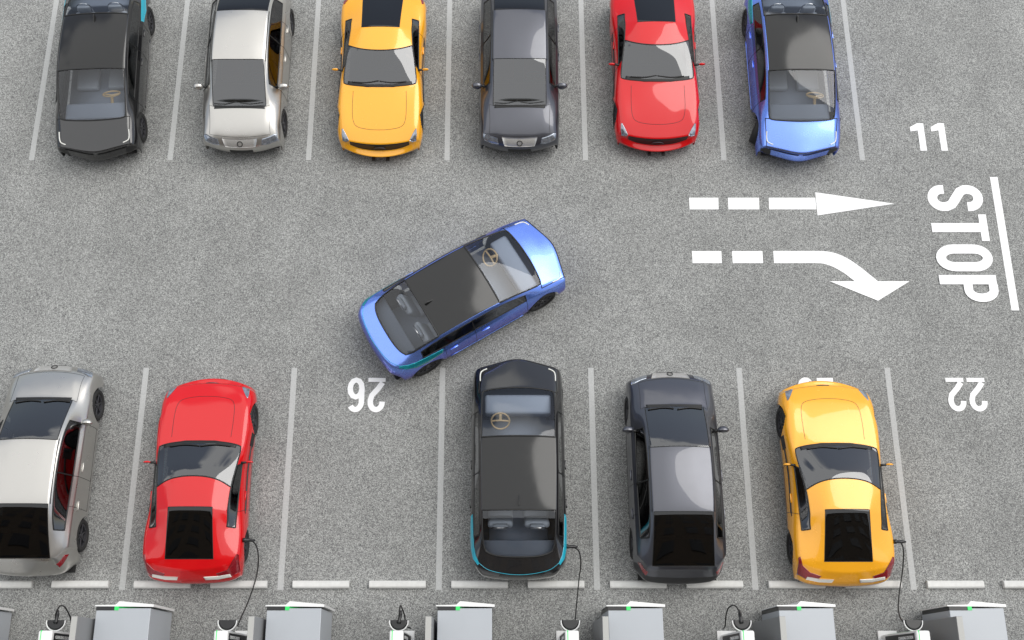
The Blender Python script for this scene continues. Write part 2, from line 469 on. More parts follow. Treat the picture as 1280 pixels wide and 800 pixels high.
    for q in ('fR', 'fL', 'rR', 'rL'):
        w = sh.part('side_window', 'side_window_'+q, M['glass_dark'], r); sh.trim('window_seal', 'side_window_'+q, .012, M['trim'], w)
        w = sh.part('door', 'door_'+q, P, r); sh.trim('door_gap', 'door_'+q, .005, M['trim'], w)
        sg = 1 if q[1] == 'R' else -1; yh = oy - (2.25 if q[0] == 'f' else 3.0)
        bm = bmesh.new(); loc, nn = sh.hit((0, yh, .78), (-sg, 0, 0))
        box(bm, -.012, .012, -.09, .09, -.012, .012, .005, 1); bm.transform(Matrix.Translation(loc + nn*.01)); link('door_handle', bm, P, w)
    for sg in (1, -1):
        e = sg
        sh.strip('headlight', [(e*.775, oy-.56, 0), (e*.775, oy-.42, 0), (e*.745, oy-.34, 0), (e*.64, oy-.285, 0)], .013, M['whitelens'], r, off=.006)
        sh.strip('intake_fin', [(e*.05, oy, .60), (e*.35, oy, .60), (e*.70, oy, .60)], .008, M['trim'], r, d=(0, -1, 0), off=.004)
        pl = [(e*.905, oy-3.22), (e*.945, oy-3.25), (e*.955, oy-3.6), (e*.94, oy-3.87), (e*.89, oy-4.06), (e*.80, oy-4.18), (e*.77, oy-4.15), (e*.84, oy-4.0), (e*.875, oy-3.84), (e*.89, oy-3.6)]
        sh.patch('accent_strip', pl, M['cyan'], r)
        sh.strip('side_crease', [(0, oy-1.35, .34), (0, oy-2.2, .33), (0, oy-3.1, .36)], .014, M['black'], r, d=(-e, 0, 0), off=.004)
    sh.strip('tail_light', [(-.78, oy-4.14, 0), (-.6, oy-4.265, 0), (-.3, oy-4.335, 0), (0, oy-4.355, 0), (.3, oy-4.335, 0), (.6, oy-4.265, 0), (.78, oy-4.14, 0)], .005, M['cyan'], r, off=.004)
    bm = bmesh.new(); z0 = sh.hit((0, oy-2.95, 0))[0].z
    vs = [(0, -2.88, 0), (0, -3.12, 0), (0, -3.12, .075), (0, -3.06, .08)]
    a = [bm.verts.new((.012, oy+y, z0+z-.02)) for _, y, z in vs]; b = [bm.verts.new((-.012, oy+y, z0+z-.02)) for _, y, z in vs]
    bm.faces.new(a); bm.faces.new(b[::-1])
    for k in range(4): bm.faces.new((a[k], b[k], b[(k+1) % 4], a[(k+1) % 4]))
    link('antenna', bm, M['trim'], r, smooth=False)
    for x in (W-.135, -W+.135):
        for y, z in wheels: wheel(r, x, y)
    liners(r, wheels, W, .385)
    bm = bmesh.new(); box(bm, -.78, .78, oy-4.3, oy-.3, .18, .26); link('underbody', bm, M['under'], r, smooth=False)
    bm = bmesh.new(); box(bm, -.80, .80, oy-4.05, oy-.6, .30, .36)
    box(bm, -.80, .80, oy-4.1, oy-3.70, .363, .86, .03); link('cabin_floor', bm, M['cabin_ev'], r)
    bm = bmesh.new(); box(bm, -.68, .68, oy-1.24, oy-.84, .55, .84, .06, 3); link('dashboard', bm, M['dash_ev'], r)
    steering(r, -.36, oy-1.40, .90, M['tan'])
    for x in (-.36, .36): seat(r, x, oy-2.05, .37, M['seat_ev'], M['chrome']); seat(r, x, oy-3.0, .37, M['seat_ev'], M['chrome'])
    return r
# ============================================================ hatchback
def build_hatch():
    W = .93; L = 4.28; oy = L/2
    wheels = [(oy-.82, .325), (oy-3.45, .325)]
    S = []
    def st(y, sw, x, z): S.append((oy + y, sw, x, z))
    st(-.30, .15, [0, .26, .46, .56, .66, .74, .80, .80, .78], .18)
    st(-.07, .26, [0, .28, .50, .62, .73, .81, .85, .85, .83], [.28]*5 + [.28, .26, .23, .19])
    st(0, .24, [0, .28, .50, .64, .76, .84, .88, .88, .86], [.48]*5 + [.46, .40, .30, .20])
    st(-.08, .21, [0, .29, .54, .69, .81, .87, .90, .90, .88], [.645, .66, .66, .66, .65, .60, .48, .33, .2])
    st(-.22, .16, [0, .29, .55, .69, .81, .875, .91, .91, .89], [.76, .76, .755, .74, .72, .64, .5, .34, .2])
    st(-.48, .10, [0, .29, .53, .66, .78, .87, .925, .925, .90], [.90, .895, .885, .86, .83, .72, .54, .35, .2])
    st(-.84, [0, .01, .04, .08, .1, .1, .1, .1, .1], [0, .31, .60, .68, .80, .88, .93, .93, .90], [1.0, .995, .975, .965, .90, .80, .56, .35, .2])
    st(-1.28, [0, .01, .03, .05, .05, .05, .05, .05, .05], [0, .31, .595, .66, .81, .885, .93, .93, .90], [1.27, 1.265, 1.235, 1.20, .95, .85, .57, .35, .2])
    st(-1.74, [0, .01, .02, .03, .03, 0, 0, 0, 0], [0, .31, .585, .645, .82, .89, .93, .93, .90], [1.48, 1.475, 1.44, 1.40, .98, .89, .58, .35, .2])
    st(-2.40, 0, [0, .31, .585, .64, .825, .89, .93, .93, .90], [1.545, 1.54, 1.50, 1.45, 1.02, .92, .58, .35, .2])
    st(-3.02, 0, [0, .31, .58, .64, .82, .89, .93, .93, .90], [1.495, 1.49, 1.455, 1.40, 1.06, .95, .58, .35, .2])
    st(-3.45, 0, [0, .31, .58, .64, .81, .885, .93, .93, .90], [1.34, 1.335, 1.305, 1.26, 1.08, .97, .6, .38, .22])
    st(-3.98, [0, 0, 0, -.04, -.12, -.2, -.2, -.2, -.2], [0, .31, .61, .68, .80, .87, .92, .92, .89], [1.10, 1.10, 1.08, 1.05, 1.0, .94, .6, .4, .24])
    st(-4.03, [0, 0, 0, -.06, -.20, -.30, -.30, -.30, -.30], [0, .31, .62, .70, .80, .87, .915, .91, .88], [1.05, 1.05, 1.035, 1.0, .96, .90, .6, .42, .24])
    st(-4.16, [0, -.01, -.02, -.06, -.20, -.31, -.34, -.34, -.34], [0, .31, .62, .72, .80, .86, .90, .90, .87], [.80, .80, .80, .79, .77, .72, .5, .38, .24])
    st(-4.28, [0, -.01, -.04, -.08, -.16, -.26, -.32, -.32, -.32], [0, .31, .60, .70, .79, .85, .88, .88, .86], [.55, .55, .55, .55, .55, .52, .42, .33, .22])
    st(-4.22, [0, -.01, -.04, -.08, -.14, -.22, -.26, -.26, -.26], [0, .30, .56, .66, .74, .80, .84, .84, .82], .28)
    st(-4.0, 0, [0, .28, .50, .62, .70, .76, .80, .80, .78], .2)
    def region(i, k):
        j = k if k >= 0 else -k-1; sd = 'R' if k >= 0 else 'L'
        if i in (4, 5) and j <= 2: return 'hood'
        if i in (6, 7) and j <= 1: return 'windscreen'
        if i in (8, 9) and j <= 1: return 'roof'
        if i in (10, 11) and j <= 1: return 'rear_window'
        if j == 3 and i in (7, 8): return 'side_window_f' + sd
        if j == 3 and i in (9, 10): return 'side_window_r' + sd
        if 4 <= j <= 6 and i in (7, 8): return 'door_f' + sd
        if 4 <= j <= 6 and i == 9: return 'door_r' + sd
        if i == 14 and j <= 5: return 'rear_bumper'
        return 'body'
    cr = [('row', 4, 0, 3, .25), ('row', 6, 0, 3, .8), ('row', 13, 0, 5, .6), ('row', 12, 0, 3, .8), ('col', 2, 6, 12, .6), ('col', 3, 7, 11, .6),
          ('col', 4, 6, 12, .6), ('col', 5, 5, 13, .5), ('row', 8, 0, 2, .3), ('row', 10, 0, 2, .3), ('row', 14, 0, 5, .5), ('col', 2, 4, 6, .35), ('col', 8, 0, 17, 1)]
    sh = Shell(S, region, cr, W, wheels, .37)
    r = empty('hatchback_car'); P = M['grey']
    for n, g in (('body', 'body'), ('hood', 'hood'), ('roof', 'roof')): sh.part(n, g, P, r)
    sh.part('rear_bumper', 'rear_bumper', principled('rear_bumper_black', (.02, .02, .022), .5), r)
    sh.trim('hood_gap', 'hood', .004, M['trim'], r)
    w = sh.part('windscreen', 'windscreen', M['glass_dark'], r); sh.trim('windscreen_seal', 'windscreen', .008, M['trim'], w)
    w = sh.part('rear_window', 'rear_window', M['glass_privacy'], r); sh.trim('window_seal', 'rear_window', .006, M['trim'], w)
    for q in ('fR', 'fL', 'rR', 'rL'):
        w = sh.part('side_window', 'side_window_'+q, M['glass_dark'], r); sh.trim('window_seal', 'side_window_'+q, .014, M['trim'], w)
        w = sh.part('door', 'door_'+q, P, r); sh.trim('door_gap', 'door_'+q, .005, M['trim'], w)
        sg = 1 if q[1] == 'R' else -1; yh = oy - (2.2 if q[0] == 'f' else 2.95)
        bm = bmesh.new(); loc, nn = sh.hit((0, yh, .80), (-sg, 0, 0))
        box(bm, -.012, .012, -.10, .10, -.014, .014, .005, 1); bm.transform(Matrix.Translation(loc + nn*.012)); link('door_handle', bm, P, w)
    sh.patch('grille', [(-.40, .745), (.40, .745), (.34, .60), (-.34, .60)], M['satin'], r, axis='f', off=.008)
    loc, nn = sh.hit((0, 0, .67), (0, -1, 0))
    bm = bmesh.new()
    tube(bm, [loc + nn*.016 + .058*(Vector((1, 0, 0))*math.cos(a) + nn.cross(Vector((1, 0, 0)))*math.sin(a)) for a in [2*math.pi*k/20 for k in range(20)]], .009, closed=True)
    link('emblem_ring', bm, M['trim'], r)
    for sg in (1, -1):
        sh.patch('headlight', [(sg*.50, .72), (sg*.76, .73), (sg*.82, .70), (sg*.80, .62), (sg*.60, .60), (sg*.47, .62)], M['lens'], r, axis='f', off=.007)
        sh.patch('tail_light', [(sg*.66, .90), (sg*.80, .88), (sg*.84, .78), (sg*.69, .78)], M['redlens'], r, axis='r', off=.006)
        sh.strip('wiper', [(sg*.56 if sg > 0 else -.02, oy-.93, 0), (sg*.3 if sg > 0 else -.25, oy-.91, 0), (.05 if sg > 0 else -.54, oy-.95, 0)], .012, M['trim'], r, off=.014)
        sh.strip('roof_rail', [(sg*.605, oy-1.75, 0), (sg*.61, oy-2.4, 0), (sg*.605, oy-3.0, 0)], .008, M['trim'], r, off=.004)
    sh.patch('cowl', [(-.57, oy-.825), (.57, oy-.825), (.56, oy-.90), (.25, oy-.875), (-.25, oy-.875), (-.56, oy-.90)], M['trim'], r, off=.005)
    sh.patch('number_plate', [(-.26, .52), (.26, .52), (.26, .42), (-.26, .42)], M['trim'], r, axis='f', off=.008)
    mirror_pair(r, .86, oy-1.36, 1.02, P, .12, .095, .085)
    for x in (W-.135, -W+.135):
        for y, z in wheels: wheel(r, x, y, .325, spokes=6)
    liners(r, wheels, W, .37)
    bm = bmesh.new(); box(bm, -.78, .78, oy-4.15, oy-.28, .18, .26); link('underbody', bm, M['under'], r, smooth=False)
    bm = bmesh.new(); box(bm, -.78, .78, oy-3.9, oy-.6, .30, .36); box(bm, -.74, .74, oy-3.9, oy-3.4, .363, .95, .03); link('cabin_floor', bm, M['cabin'], r)
    bm = bmesh.new(); box(bm, -.66, .66, oy-1.5, oy-.90, .6, .93, .06, 3); link('dashboard', bm, M['dash'], r)
    steering(r, -.35, oy-1.66, .98, M['dash'])
    for x in (-.36, .36): seat(r, x, oy-2.1, .42, M['seat_red']); seat(r, x, oy-3.0, .42, M['seat_red'])
    return r
# ============================================================ sports coupe
def build_coupe():
    W = 1.02; L = 4.2; oy = L/2
    wheels = [(oy-.90, .33), (oy-3.42, .34)]
    S = []
    def st(y, sw, x, z): S.append((oy + y, sw, x, z))
    st(-.34, .12, [0, .24, .46, .60, .70, .77, .82, .82, .80], .15)
    st(-.04, .26, [0, .26, .50, .66, .77, .84, .88, .88, .86], [.20]*5 + [.21, .21, .19, .17])
    st(.0, .28, [0, .26, .50, .67, .78, .85, .89, .89, .87], [.33, .33, .335, .35, .37, .38, .34, .26, .18])
    st(-.15, .20, [0, .26, .50, .68, .79, .87, .91, .91, .89], [.36, .36, .38, .46, .52, .50, .43, .30, .18])
    st(-.17, .16, [0, .26, .50, .68, .80, .88, .93, .925, .90], [.59, .59, .59, .595, .59, .56, .46, .32, .18])
    st(-.48, .08, [0, .27, .48, .68, .82, .93, .99, .98, .94], [.71, .71, .71, .73, .74, .67, .52, .34, .18])
    st(-.95, .03, [0, .27, .50, .72, .86, .97, 1.025, 1.0, .95], [.83, .83, .825, .825, .82, .74, .54, .34, .18])
    st(-1.45, [0, .01, .04, .10, .05, 0, 0, 0, 0], [0, .30, .60, .845, .90, .945, .98, .97, .93], [.91, .91, .90, .875, .85, .76, .53, .34, .18])
    st(-1.83, [0, .01, .04, .13, .05, 0, 0, 0, 0], [0, .29, .57, .80, .87, .925, .955, .95, .92], [1.09, 1.085, 1.06, .99, .865, .77, .5, .34, .18])
    st(-2.14, [0, .02, .10, .26, .15, 0, 0, 0, 0], [0, .27, .54, .735, .86, .915, .945, .95, .92], [1.235, 1.23, 1.20, 1.11, .88, .78, .48, .34, .18])
    st(-2.80, [0, 0, 0, .05, .1, .1, 0, 0, 0], [0, .23, .43, .705, .85, .94, .98, .97, .93], [1.235, 1.23, 1.205, 1.07, .90, .83, .55, .36, .18])
    st(-3.12, [0, 0, 0, .02, .02, .02, 0, 0, 0], [0, .23, .44, .725, .84, .98, 1.02, 1.0, .94], [1.15, 1.145, 1.125, .99, .91, .86, .58, .38, .18])
    st(-3.45, 0, [0, .24, .455, .72, .85, .99, 1.03, 1.0, .94], [1.055, 1.05, 1.035, .95, .90, .85, .58, .38, .2])
    st(-3.75, 0, [0, .245, .47, .72, .85, .97, 1.01, .99, .94], [.96, .96, .95, .90, .87, .82, .58, .38, .2])
    st(-3.95, [0, -.01, -.05, -.10, -.13, -.15, -.15, -.15, -.15], [0, .26, .52, .72, .83, .92, .97, .96, .92], [.87, .87, .87, .85, .82, .78, .56, .38, .22])
    st(-4.09, [0, -.01, -.03, -.06, -.08, -.12, -.15, -.15, -.15], [0, .26, .52, .72, .83, .91, .95, .94, .91], [.70, .70, .70, .69, .68, .64, .5, .36, .22])
    st(-4.20, [0, -.01, -.02, -.05, -.08, -.13, -.17, -.17, -.17], [0, .26, .52, .70, .81, .88, .92, .92, .89], [.52, .52, .52, .52, .51, .47, .40, .32, .22])
    st(-4.15, [0, -.01, -.03, -.06, -.10, -.14, -.16, -.16, -.16], [0, .26, .50, .66, .76, .82, .86, .86, .84], .26)
    st(-3.9, 0, [0, .24, .48, .62, .70, .76, .80, .80, .78], .2)
    def region(i, k):
        j = k if k >= 0 else -k-1; sd = 'R' if k >= 0 else 'L'
        if i == 3 and j <= 2: return 'grille'
        if i in (7, 8) and j <= 2: return 'windscreen'
        if i in (9,) and j <= 2: return 'roof'
        if i in (10, 11, 12) and j <= 1: return 'rear_window'
        if j == 3 and i in (8, 9, 10): return 'side_window' + sd
        if 4 <= j <= 6 and i in (8, 9): return 'door' + sd
        if i in (14,) and j <= 3: return 'tail_panel'
        return 'body'
    cr = [('row', 2, 0, 5, .6), ('row', 3, 0, 4, .4), ('row', 4, 0, 4, .5), ('row', 7, 0, 3, .5), ('row', 9, 0, 3, .15), ('col', 3, 7, 11, .5), ('col', 4, 7, 11, .7),
          ('col', 2, 10, 13, .95), ('row', 10, 0, 3, .9), ('row', 13, 0, 3, .9), ('row', 14, 0, 5, .6), ('row', 15, 0, 4, .3), ('col', 3, 3, 7, .3), ('col', 8, 0, 18, 1)]
    sh = Shell(S, region, cr, W, wheels, .38)
    r = empty('sports_coupe'); P = M['red']
    sh.part('body', 'body', P, r); sh.part('roof', 'roof', P, r)
    g = sh.part('grille', 'grille', M['blackp'], r)
    w = sh.part('windscreen', 'windscreen', M['glass_dark'], r); sh.trim('windscreen_seal', 'windscreen', .013, M['trim'], w)
    w = sh.part('rear_window', 'rear_window', M['glass_privacy'], r); sh.trim('window_seal', 'rear_window', .006, M['trim'], w)
    sh.part('tail_panel', 'tail_panel', P, r)
    for sd, sg in (('R', 1), ('L', -1)):
        w = sh.part('side_window', 'side_window'+sd, M['glass_dark'], r); sh.trim('window_seal', 'side_window'+sd, .014, M['trim'], w)
        w = sh.part('door', 'door'+sd, P, r); sh.trim('door_gap', 'door'+sd, .005, M['trim'], w)
        bm = bmesh.new(); loc, nn = sh.hit((0, oy-2.5, .70), (-sg, 0, 0))
        box(bm, -.012, .012, -.09, .09, -.014, .014, .005, 1); bm.transform(Matrix.Translation(loc + nn*.012)); link('door_handle', bm, P, w)
        sh.patch('headlight', [(sg*.84, oy-.52), (sg*.82, oy-.52), (sg*.76, oy-.42), (sg*.68, oy-.27), (sg*.72, oy-.265), (sg*.83, oy-.30), (sg*.845, oy-.40)], M['lens'], r, off=.008)
        sh.patch('tail_light', [(sg*.935, oy-3.66), (sg*.90, oy-3.64), (sg*.865, oy-3.80), (sg*.72, oy-3.93), (sg*.50, oy-4.0), (sg*.55, oy-4.05), (sg*.80, oy-4.03), (sg*.925, oy-3.95)], M['redlens'], r, off=.008)
        sh.patch('reversing_light', [(sg*.25, oy-4.06), (sg*.50, oy-4.045), (sg*.76, oy-4.0), (sg*.78, oy-4.045), (sg*.52, oy-4.095), (sg*.28, oy-4.105)], M['whitelens'], r, off=.012)
        sh.patch('side_vent', [(oy-1.22, .66), (oy-1.50, .69), (oy-1.50, .50), (oy-1.24, .48)] if sg > 0 else [(oy-1.22, .66), (oy-1.50, .69), (oy-1.50, .50), (oy-1.24, .48)], M['trim'], r, axis='x', mirror=(sg < 0), off=.004)
        sh.strip('side_slot', [(0, oy-1.45, .62), (0, oy-1.9, .64), (0, oy-2.5, .66), (0, oy-2.85, .70)], [.010] + [.022]*16 + [.010]*2, M['trim'], r, d=(-sg, 0, 0), off=.002)
        sh.strip('wiper', [(.62 if sg > 0 else .0, oy-1.56, 0), (.3 if sg > 0 else -.3, oy-1.535, 0), (.02 if sg > 0 else -.60, oy-1.57, 0)], .013, M['trim'], r, off=.014)
    sh.patch('cowl', [(-.74, oy-1.51), (-.3, oy-1.44), (.3, oy-1.44), (.74, oy-1.51), (.72, oy-1.59), (.3, oy-1.50), (-.3, oy-1.50), (-.72, oy-1.59)], M['trim'], r, off=.005)
    # bonnet shut line, a rounded U
    U = [(-.60, oy-1.36), (-.61, oy-1.0), (-.59, oy-.70), (-.50, oy-.56), (-.26, oy-.50), (0, oy-.485), (.26, oy-.50), (.50, oy-.56), (.59, oy-.70), (.61, oy-1.0), (.60, oy-1.36)]
    sh.strip('hood_gap', [(x, y, 0) for x, y in U], .0045, M['trim'], r)
    sh.strip('grille_badge', [(-.13, oy, .44), (-.09, oy, .48), (0, oy, .50), (.09, oy, .48), (.13, oy, .44)], .010, M['rim'], r, d=(0, -1, 0), off=.02)
    for sg in (1, -1):
        bm = bmesh.new(); box(bm, sg*.16-.04, sg*.16+.04, oy-.1, oy+.02, .165, .19, .005, 1)
        link('splitter_tab', bm, M['trim'], r, smooth=False)
    mirror_pair(r, .93, oy-1.88, .93, P, .075, .032, .042)
    for x in (W-.185, -W+.185):
        wheel(r, x, wheels[0][0], .33); wheel(r, x, wheels[1][0], .34)
    liners(r, wheels, W, .38)
    bm = bmesh.new(); box(bm, -.80, .80, oy-4.05, oy-.3, .15, .24); link('underbody', bm, M['under'], r, smooth=False)
    bm = bmesh.new(); box(bm, -.76, .76, oy-3.7, oy-1.2, .25, .31); box(bm, -.70, .70, oy-3.75, oy-2.9, .313, .80, .03); box(bm, -.09, .09, oy-2.7, oy-1.7, .313, .60, .04); link('cabin_floor', bm, M['cabin'], r)
    bm = bmesh.new(); box(bm, -.68, .68, oy-1.95, oy-1.52, .5, .84, .06, 3); link('dashboard', bm, M['dash'], r)
    steering(r, -.36, oy-2.05, .84, M['dash'])
    for x in (-.36, .36): seat(r, x, oy-2.42, .28, M['seat_grey'])
    return r

ev = build_ev(); hb = build_hatch(); sc = build_coupe()
LEV, LHB, LSC = 4.45, 4.28, 4.2
GE = 'electric saloon cars'; GH = 'hatchback cars'; GS = 'sports coupes'
def place(o, x, ynose, rot, L, label, group):
    o.location = (x, ynose + (-L/2 if abs(rot) < 90 else L/2), 0); o.rotation_euler = (0, 0, R(rot))
    o.scale = (1, {LEV: 1.035, LHB: 1.03, LSC: 1.022}[L], 1); tag(o, label, 'car', group); return o
pearl = {'black_paint': M['blue'], 'cyan_lens': M['teal']}
tsilver = {'graphite_paint': M['silver'], 'rear_bumper_black': M['silver']}
tyellow = {'red_paint': M['yellow']}
place(ev, .385, 6.45, 0, LEV, 'black saloon with cyan rear strips in the bottom row, cable plugged into its side', GE)
o = copy_tree(ev); place(o, -9.17, 11.27, 182.5, LEV, 'black glossy saloon facing down at the left end of the top row', GE)
o = copy_tree(ev, pearl); place(o, 6.78, 11.25, 180, LEV, 'pearl blue saloon at the right end of the top row, front wheels turned', GE)
for c in o.children:
    if c.name.startswith('wheel') and not c.name.startswith('wheel_') and c.location.y > 0: c.rotation_euler = (0, 0, R(-24))
o = copy_tree(ev, pearl); o.location = (-.745, 7.915, 0); o.rotation_euler = (0, 0, R(-59)); o.scale = (1, 1.035, 1)
tag(o, 'pearl blue saloon standing at an angle in the middle of the driving lane', 'car', GE)
place(hb, 3.56, 6.19, 0, LHB, 'dark grey hatchback parked nose up in the bottom row between black and yellow cars', GH)
o = copy_tree(hb); place(o, .46, 11.47, 180, LHB, 'dark grey hatchback facing down in the top row between yellow and red coupes', GH)
o = copy_tree(hb, tsilver); place(o, -9.30, 6.34, 0, LHB, 'silver hatchback cut off by the left edge in the bottom row', GH)
o = copy_tree(hb, tsilver); place(o, -5.83, 11.45, 180, LHB, 'silver hatchback facing down in the top row beside the black saloon', GH)
place(sc, -6.04, 6.10, 0, LSC, 'red sports coupe in the bottom row with a charging cable plugged in', GS)
o = copy_tree(sc); place(o, 3.60, 11.54, 180, LSC, 'red sports coupe facing down in the top row', GS)
o = copy_tree(sc, tyellow); place(o, 6.80, 6.05, 0, LSC, 'orange yellow sports coupe in the bottom row with a charging cable plugged in', GS)
o = copy_tree(sc, tyellow); place(o, -2.71, 11.40, 180, LSC, 'orange yellow sports coupe facing down in the top row', GS)

# ------------------------------------------------------------ ground and markings
bm = bmesh.new()
vs = [bm.verts.new(p) for p in ((-250, -250, 0), (250, -250, 0), (250, 250, 0), (-250, 250, 0))]; bm.faces.new(vs)
tag(link('asphalt_ground', bm, M['asphalt'], smooth=False), kind='structure')

def flat(name, polys, m, z=.004):
    bm = bmesh.new()
    for i, p in enumerate(polys):
        vs = [bm.verts.new((q[0], q[1], z + .0003*i)) for q in p]
        f = bm.faces.new(vs)
        f.normal_update()
        if f.normal.z < 0: f.normal_flip()
    bmesh.ops.triangulate(bm, faces=[f for f in bm.faces if len(f.verts) > 4])
    return link(name, bm, m, smooth=False)
def stroke(pts, t, closed=False):
    P = [Vector(p[:2]) for p in pts]; n = len(P); Lf = []; Rt = []
    for i in range(n):
        a = P[(i-1) % n] if (closed or i) else P[i]; b = P[(i+1) % n] if (closed or i < n-1) else P[i]
        d = (b-a).normalized(); nn = Vector((-d.y, d.x)); Lf.append(P[i]+nn*t/2); Rt.append(P[i]-nn*t/2)
    return [[Lf[i], Rt[i], Rt[(i+1) % n], Lf[(i+1) % n]] for i in range(n if closed else n-1)]
GB = 'white painted parking lines'
topn = ['at the far left end of the top row', 'between the black saloon and the silver hatchback in the top row', 'between the silver hatchback and the yellow coupe in the top row',
        'between the yellow coupe and the grey hatchback in the top row', 'between the grey hatchback and the red coupe in the top row', 'between the red coupe and the blue saloon in the top row', 'right of the blue saloon in the top row']
botn = ['between the silver hatchback and the red coupe in the bottom row', 'between the red coupe and empty bay 26', 'between empty bay 26 and the black saloon in the bottom row',
        'between the black saloon and the grey hatchback in the bottom row', 'between the grey hatchback and the yellow coupe in the bottom row', 'between the yellow coupe and empty bay 22']
for k, nme in enumerate(topn):
    x = 1.99 + 3.194*(k-4); w = .06
    o = flat('parking_line', [[(x-w, 11.45), (x+w, 11.45), (x+w, 16.1), (x-w, 16.1)]], M['line'])
    tag(o, 'grey white parking line ' + nme, 'parking line', GB)
for k, nme in enumerate(botn):
    x = 1.975 + 3.194*(k-3); w = .06
    o = flat('parking_line', [[(x-w, 1.81), (x+w, 1.81), (x+w, 6.47), (x-w, 6.47)]], M['line'])
    tag(o, 'grey white parking line ' + nme, 'parking line', GB)
def quadpx(pts): return [G(a, b) for a, b in pts]
ar = [quadpx(((861.3, 247.2), (897.9, 247.2), (898.3, 261.8), (862, 261.8))), quadpx(((909.9, 247.2), (948.7, 247.2), (949.2, 261.8), (910.5, 261.8))),
      quadpx(((960.8, 247.2), (1019, 247.2), (1020.5, 261.8), (961.5, 261.8))), quadpx(((1019, 240.4), (1118, 254.7), (1021.9, 269.3)))]
tag(flat('painted_arrow', ar, M['white']), 'white straight dashed arrow pointing right on the asphalt', 'road arrow', 'white painted road arrows')
eu = spline([tuple(G(*p)) for p in ((966.4, 313.8), (1000, 313.8), (1026.6, 313.9), (1040, 315.6), (1052, 319.6), (1063, 325.5), (1073, 332.4), (1084, 341), (1097.3, 351.8))], 4)
el = spline([tuple(G(*p)) for p in ((967.5, 329), (1000, 329), (1023, 329.1), (1032, 330.5), (1041, 333.7), (1048, 337.5), (1055.6, 342), (1061, 346.3), (1068.3, 351.8))], 4)
ar = [quadpx(((864.9, 313.9), (901.6, 313.9), (902.3, 329), (865.7, 329))), quadpx(((914.9, 313.9), (953, 313.9), (953.9, 329), (915.9, 329)))]
ar += [[eu[i], el[i], el[i+1], eu[i+1]] for i in range(len(eu)-1)]
ar.append(quadpx(((1036.7, 351.8), (1136.8, 351.8), (1097.3, 376.2))))
tag(flat('painted_arrow', ar, M['white']), 'white dashed arrow curving down to the right on the asphalt', 'road arrow', 'white painted road arrows')
tag(flat('painted_stop_line', [quadpx(((1237.3, 221.3), (1246.8, 221.3), (1273.9, 388), (1264.3, 388)))], M['white']), 'solid white stop line beside the word STOP', 'stop line')

def arc(cx, cy, rx, ry, a0, a1, n=12): return [(cx + rx*math.cos(R(a0+(a1-a0)*i/n)), cy + ry*math.sin(R(a0+(a1-a0)*i/n))) for i in range(n+1)]
def glyph(c, w, t):
    """strokes of a bold character in a box w wide and 1 high"""
    h = t/2; rx = w/2-h
    if c == 'O': ry = .24; return stroke(arc(w/2, 1-h-ry, rx, ry, 0, 180) + arc(w/2, h+ry, rx, ry, 180, 360), t, True)
    if c == 'S':
        ry = .18
        p = [(w-h, .70)] + arc(w/2, 1-h-ry, rx, ry, 0, 180) + [(h, .69), (h+rx*.25, .60), (w/2, .51), (w-h-rx*.25, .42), (w-h, .32)] + arc(w/2, h+ry, rx, ry, 0, -180) + [(h, .31)]
        return stroke(p, t)
    if c == 'T': return [[(0, 1), (w, 1), (w, 1-t*.8), (0, 1-t*.8)], [(w/2-h, 1-t*.8), (w/2+h, 1-t*.8), (w/2+h, 0), (w/2-h, 0)]]
    if c == 'P': return [[(0, 0), (t, 0), (t, 1), (0, 1)]] + stroke([(t, 1-h*.8), (w*.55, 1-h*.8)] + arc(w*.55, .71, w*.45-h, .29-h*.8, 90, -90)+[(t, .42+h*.8)], t*.9)
    if c == '1': return [[(w*.45, 0), (w*.45+t, 0), (w*.45+t, 1), (w*.45, 1)], [(w*.45, 1), (w*.45, .74), (0, .70), (0, .86)]]
    if c == '2': 
        ry = .22
        p = [(h, .70)] + arc(w/2, 1-h*.8-ry, rx, ry, 165, 0) + [(w-h, .66), (w-h-rx*.22, .52), (w/2-rx*.2, .33), (h*1.05, .14)]
        return stroke(p, t) + [[(0, 0), (w, 0), (w, t*.75), (0, t*.75)]]
    if c == '3':
        return stroke([(h*.9, .74)] + arc(w/2, .745, rx*.92, .255-h*.8, 160, -75) + [(w*.42, .53)], t*.95) + stroke([(w*.42, .53)] + arc(w/2, .29, rx, .29-h*.8, 75, -165), t)
    if c == '6':
        return stroke(arc(w/2, .315, rx, .315-h*.8, 0, 360)[:-1], t, True) + stroke([(h, .33), (h, .55)] + arc(w/2, 1-h*.8-.24, rx, .24, 170, 35), t)
def text(name, s, origin, u, v, size, w, t, gap, label, cat, group=None, lat=1.0):
    """u, v: unit directions on the ground of reading and of letter-up"""
    polys = []; x = 0
    for c in s:
        ww = w*(.72 if c == '1' else 1)
        for p in glyph(c, ww/size, t/size):
            polys.append([(origin[0] + u[0]*(x+a[0]*size) + v[0]*a[1]*size, origin[1] + u[1]*(x+a[0]*size) + v[1]*a[1]*size) for a in p])
        x += ww + gap
    return tag(flat(name, polys, M['white']), label, cat, group)
